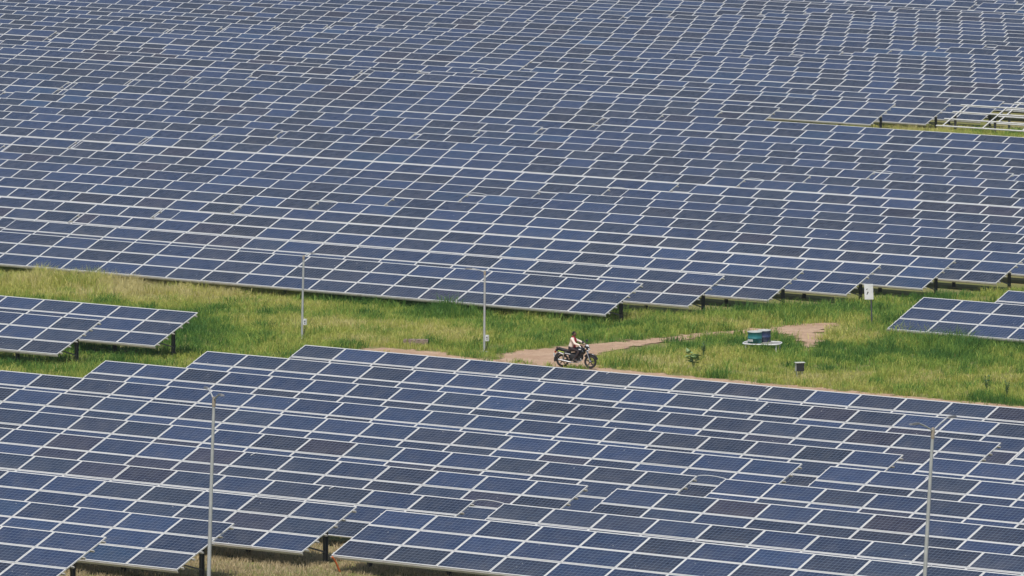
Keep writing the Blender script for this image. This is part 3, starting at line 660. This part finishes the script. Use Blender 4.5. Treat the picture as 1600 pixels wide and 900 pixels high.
def grass(name, label, zones, mat, dry=0.0):
    VX = []; TI = []
    for (e0, e1, n0, n1, dens, hsc, wsc, nb, *ex) in zones:
        spr = ex[0] if ex else .075; clumpy = len(ex) > 0
        N = int((e1-e0)*(n1-n0)*dens); x = RNG.uniform(e0, e1, N)+OX; y = RNG.uniform(n0, n1, N)+OY
        z = np.interp(y-OY, TNa, TZa)-HB+OZ; u, v = pixa(x, y, z)
        _, vt_ = pixa(x, y, z+.20)
        keep = (u > -60) & (u < 1660) & (v > -40) & (v < 960)
        wob = .5*(vnoise(5, x, y, .8)-.5)
        inr = inside(P1, x+wob, y+wob) | inside(P2, x+wob, y+wob)
        if len(ex) > 1: inr[:] = False; pass
        keep &= ~(inr & (RNG.random(N) > .10*(vnoise(12, x, y, 1.1) > .62)))
        # keep the near verge of the track short
        px_ = np.array(ROADPX); keep &= (len(ex) > 1) | ~(inside(px_, u, vt_) & (RNG.random(N) < .90-.5*((u > 1085) & (u < 1150))))
        x, y, z, u, v = x[keep], y[keep], z[keep], u[keep], v[keep]; N = len(x)
        big = vnoise(1, x, y, 7.0); mid = vnoise(2, x, y, 2.2); sml = vnoise(3, x, y, .7)
        clump = np.clip((vnoise(8, x, y, 1.6)-.55)*3.2, 0, 1); patch = np.clip((vnoise(9, x, y, 5.0)-.45)*3, 0, 1)
        yel = .50+.70*(big-.5)+.38*(mid-.5)+.25*(sml-.5)+dry-.46*clump*patch; hh = .27+.20*(mid-.4)+.14*(sml-.5)+.08*(big-.5)+.34*clump*patch
        for bx0, by0, rx, ry, dy_, dh in BLOBS:
            w_ = np.exp(-((u-bx0)/rx)**2-((v-by0)/ry)**2); yel = yel+dy_*w_; hh = hh+dh*w_
        if clumpy: yel = yel-.30+.5*(RNG.random(N)-.5); hh = np.maximum(hh, .3)*RNG.uniform(1.05, 1.75, N)
        hh = np.where(inr[keep], .16, np.clip(hh, .10, .95))*hsc
        # each tuft -> nb blades
        M = N*nb; X = np.repeat(x, nb)+RNG.normal(0, 1, M)*spr; Yy = np.repeat(y, nb)+RNG.normal(0, 1, M)*spr; Z = np.repeat(z, nb)
        H = np.repeat(hh, nb)*RNG.uniform(.45, 1.15, M); az = RNG.uniform(0, 2*np.pi, M); ln = np.abs(RNG.normal(.55, .32, M))
        # common wind lean
        dx = np.cos(az)*ln+.12; dy = np.sin(az)*ln-.05
        wd = RNG.uniform(.007, .014, M)*wsc; sx = -np.sin(az); sy = np.cos(az); ra = RNG.uniform(0, 2*np.pi, M); sx, sy = np.cos(ra), np.sin(ra)
        V5 = np.empty((M, 5, 3), np.float32)
        V5[:, 0] = np.stack([X-sx*wd, Yy-sy*wd, Z-.03], -1); V5[:, 1] = np.stack([X+sx*wd, Yy+sy*wd, Z-.03], -1)
        mx = X+dx*H*.38; my = Yy+dy*H*.38; mz = Z+H*.62
        V5[:, 2] = np.stack([mx-sx*wd*.8, my-sy*wd*.8, mz], -1); V5[:, 3] = np.stack([mx+sx*wd*.8, my+sy*wd*.8, mz], -1)
        V5[:, 4] = np.stack([X+dx*H, Yy+dy*H, Z+H*(1-.25*np.clip(ln, 0, 1.4))], -1)
        VX.append(V5.reshape(-1, 3)); TI.append(np.repeat(np.clip(np.repeat(yel, nb)+RNG.normal(0, .13, M), 0, 1), 5))
    VX = np.concatenate(VX); TI = np.concatenate(TI).astype(np.float32); M = len(VX)//5
    fs = (np.array([[0, 1, 3], [0, 3, 2], [2, 3, 4]])[None]+5*np.arange(M)[:, None, None]).reshape(-1)
    me = bpy.data.meshes.new(name); me.vertices.add(len(VX)); me.vertices.foreach_set('co', VX.ravel())
    me.loops.add(len(fs)); me.loops.foreach_set('vertex_index', fs.astype(np.int32)); nf = len(fs)//3
    me.polygons.add(nf); me.polygons.foreach_set('loop_start', np.arange(0, len(fs), 3, dtype=np.int32)); me.polygons.foreach_set('loop_total', np.full(nf, 3, np.int32))
    me.update(calc_edges=True); at = me.attributes.new('tint', 'FLOAT', 'POINT'); at.data.foreach_set('value', TI); me.materials.append(mat)
    print(name, nf, 'tris'); return tag(link(name, me), label, 'grass', None, 'stuff')
def grass_mat(name, stops):
    m, t, b = new_mat(name); at = nd(t, 'ShaderNodeAttribute'); at.attribute_name = 'tint'
    c = ramp(t, at.outputs['Fac'], stops); out = t.nodes['Material Output']
    t.links.new(c, b.inputs['Base Color']); b.inputs['Roughness'].default_value = .6; b.inputs['Specular IOR Level'].default_value = .25
    tr = nd(t, 'ShaderNodeBsdfTranslucent'); t.links.new(c, tr.inputs[0]); mx = nd(t, 'ShaderNodeMixShader'); mx.inputs[0].default_value = .45
    t.links.new(b.outputs[0], mx.inputs[1]); t.links.new(tr.outputs[0], mx.inputs[2]); t.links.new(mx.outputs[0], out.inputs[0]); return m
G1 = grass_mat('green_grass', [(0, (.085, .20, .040)), (.25, (.23, .385, .070)), (.5, (.43, .49, .10)), (.75, (.60, .575, .16)), (1, (.70, .62, .30))])
G2 = grass_mat('dry_grass', [(0, (.17, .22, .07)), (.4, (.36, .34, .13)), (.7, (.52, .42, .22)), (1, (.62, .50, .31))])
grass('grass', 'tall green and yellow grass filling the strip between the solar blocks',
      [(-252, -163, 277, 303, 15, 1, 1.0, 9), (-252, -203.6, 240, 277, 9, 1, 1.0, 9), (-212, -150, 303, 340, 10, 1.05, 1.1, 8), (-212, -150, 262, 277, 2, .8, 1, 8),
       (-252, -163, 279, 303, .42, 1, 1.15, 70, .26), (-252, -203.6, 240, 279, .35, 1, 1.15, 70, .26), (-212, -150, 298, 312, .7, 1.05, 1.2, 80, .3), (-212, -150, 312, 340, .3, 1, 1.2, 60, .3), (-206, -199, 282, 296, .8, .8, 1.1, 50, .22), (-228, -209, 296.6, 300.5, 1.6, 1.15, 1.2, 70, .28), (-202.4, -199.8, 278.3, 279.3, 3.2, .75, 1.1, 36, .14, 1), (-205.5, -202.5, 278.4, 280.0, 1.6, .55, 1.1, 30, .14, 1)], G1)
grass('grass_patch', 'green grass in the gap beside the bare racking', [(-297, -252, 419, 450, 7, 1.0, 1.7, 8)], G1)
grass('dry_grass', 'dry straw-coloured grass under the foremost solar tables', [(-176, -136, 186, 216, 22, .55, 1.0, 8)], G2, .42)

# loose white cable ties curling over the top edge of a few front modules
tie_me = MB().tube([(0, .0, -.01), (.0, -.03, .03), (-.05, -.10, .035), (-.12, -.17, .02), (-.15, -.22, .006)], .012, 5).mesh('cable_tie', M_white)
rt = random.Random(21)
front = [o for o in COL.objects if o.get('group') == 'solar tables of the front block']
for o in front:
    for _ in range(rt.choice((0, 1, 1, 2))):
        yy, zz = slope_pt(.03); link('cable_tie', tie_me, o, (rt.uniform(-18, 18), yy, zz), (TILT, 0, rt.uniform(-.5, .5)))

# ------------------------------------------------------------------ haze over the field
mb = MB(); mb.box((200, 2750, 6), (18800, 12700, 78)); hz = mb.build('haze', []); 
mh = bpy.data.materials.new('thin_haze'); mh.use_nodes = True; t = mh.node_tree; t.nodes.remove(t.nodes['Principled BSDF'])
pv = nd(t, 'ShaderNodeVolumePrincipled'); pv.inputs['Color'].default_value = (.82, .88, .95, 1); pv.inputs['Density'].default_value = .00007; pv.inputs['Anisotropy'].default_value = .2
t.links.new(pv.outputs[0], t.nodes['Material Output'].inputs['Volume']); hz.data.materials.append(mh)
tag(hz, 'thin pale haze lying over the whole solar farm', 'haze', None, 'stuff')
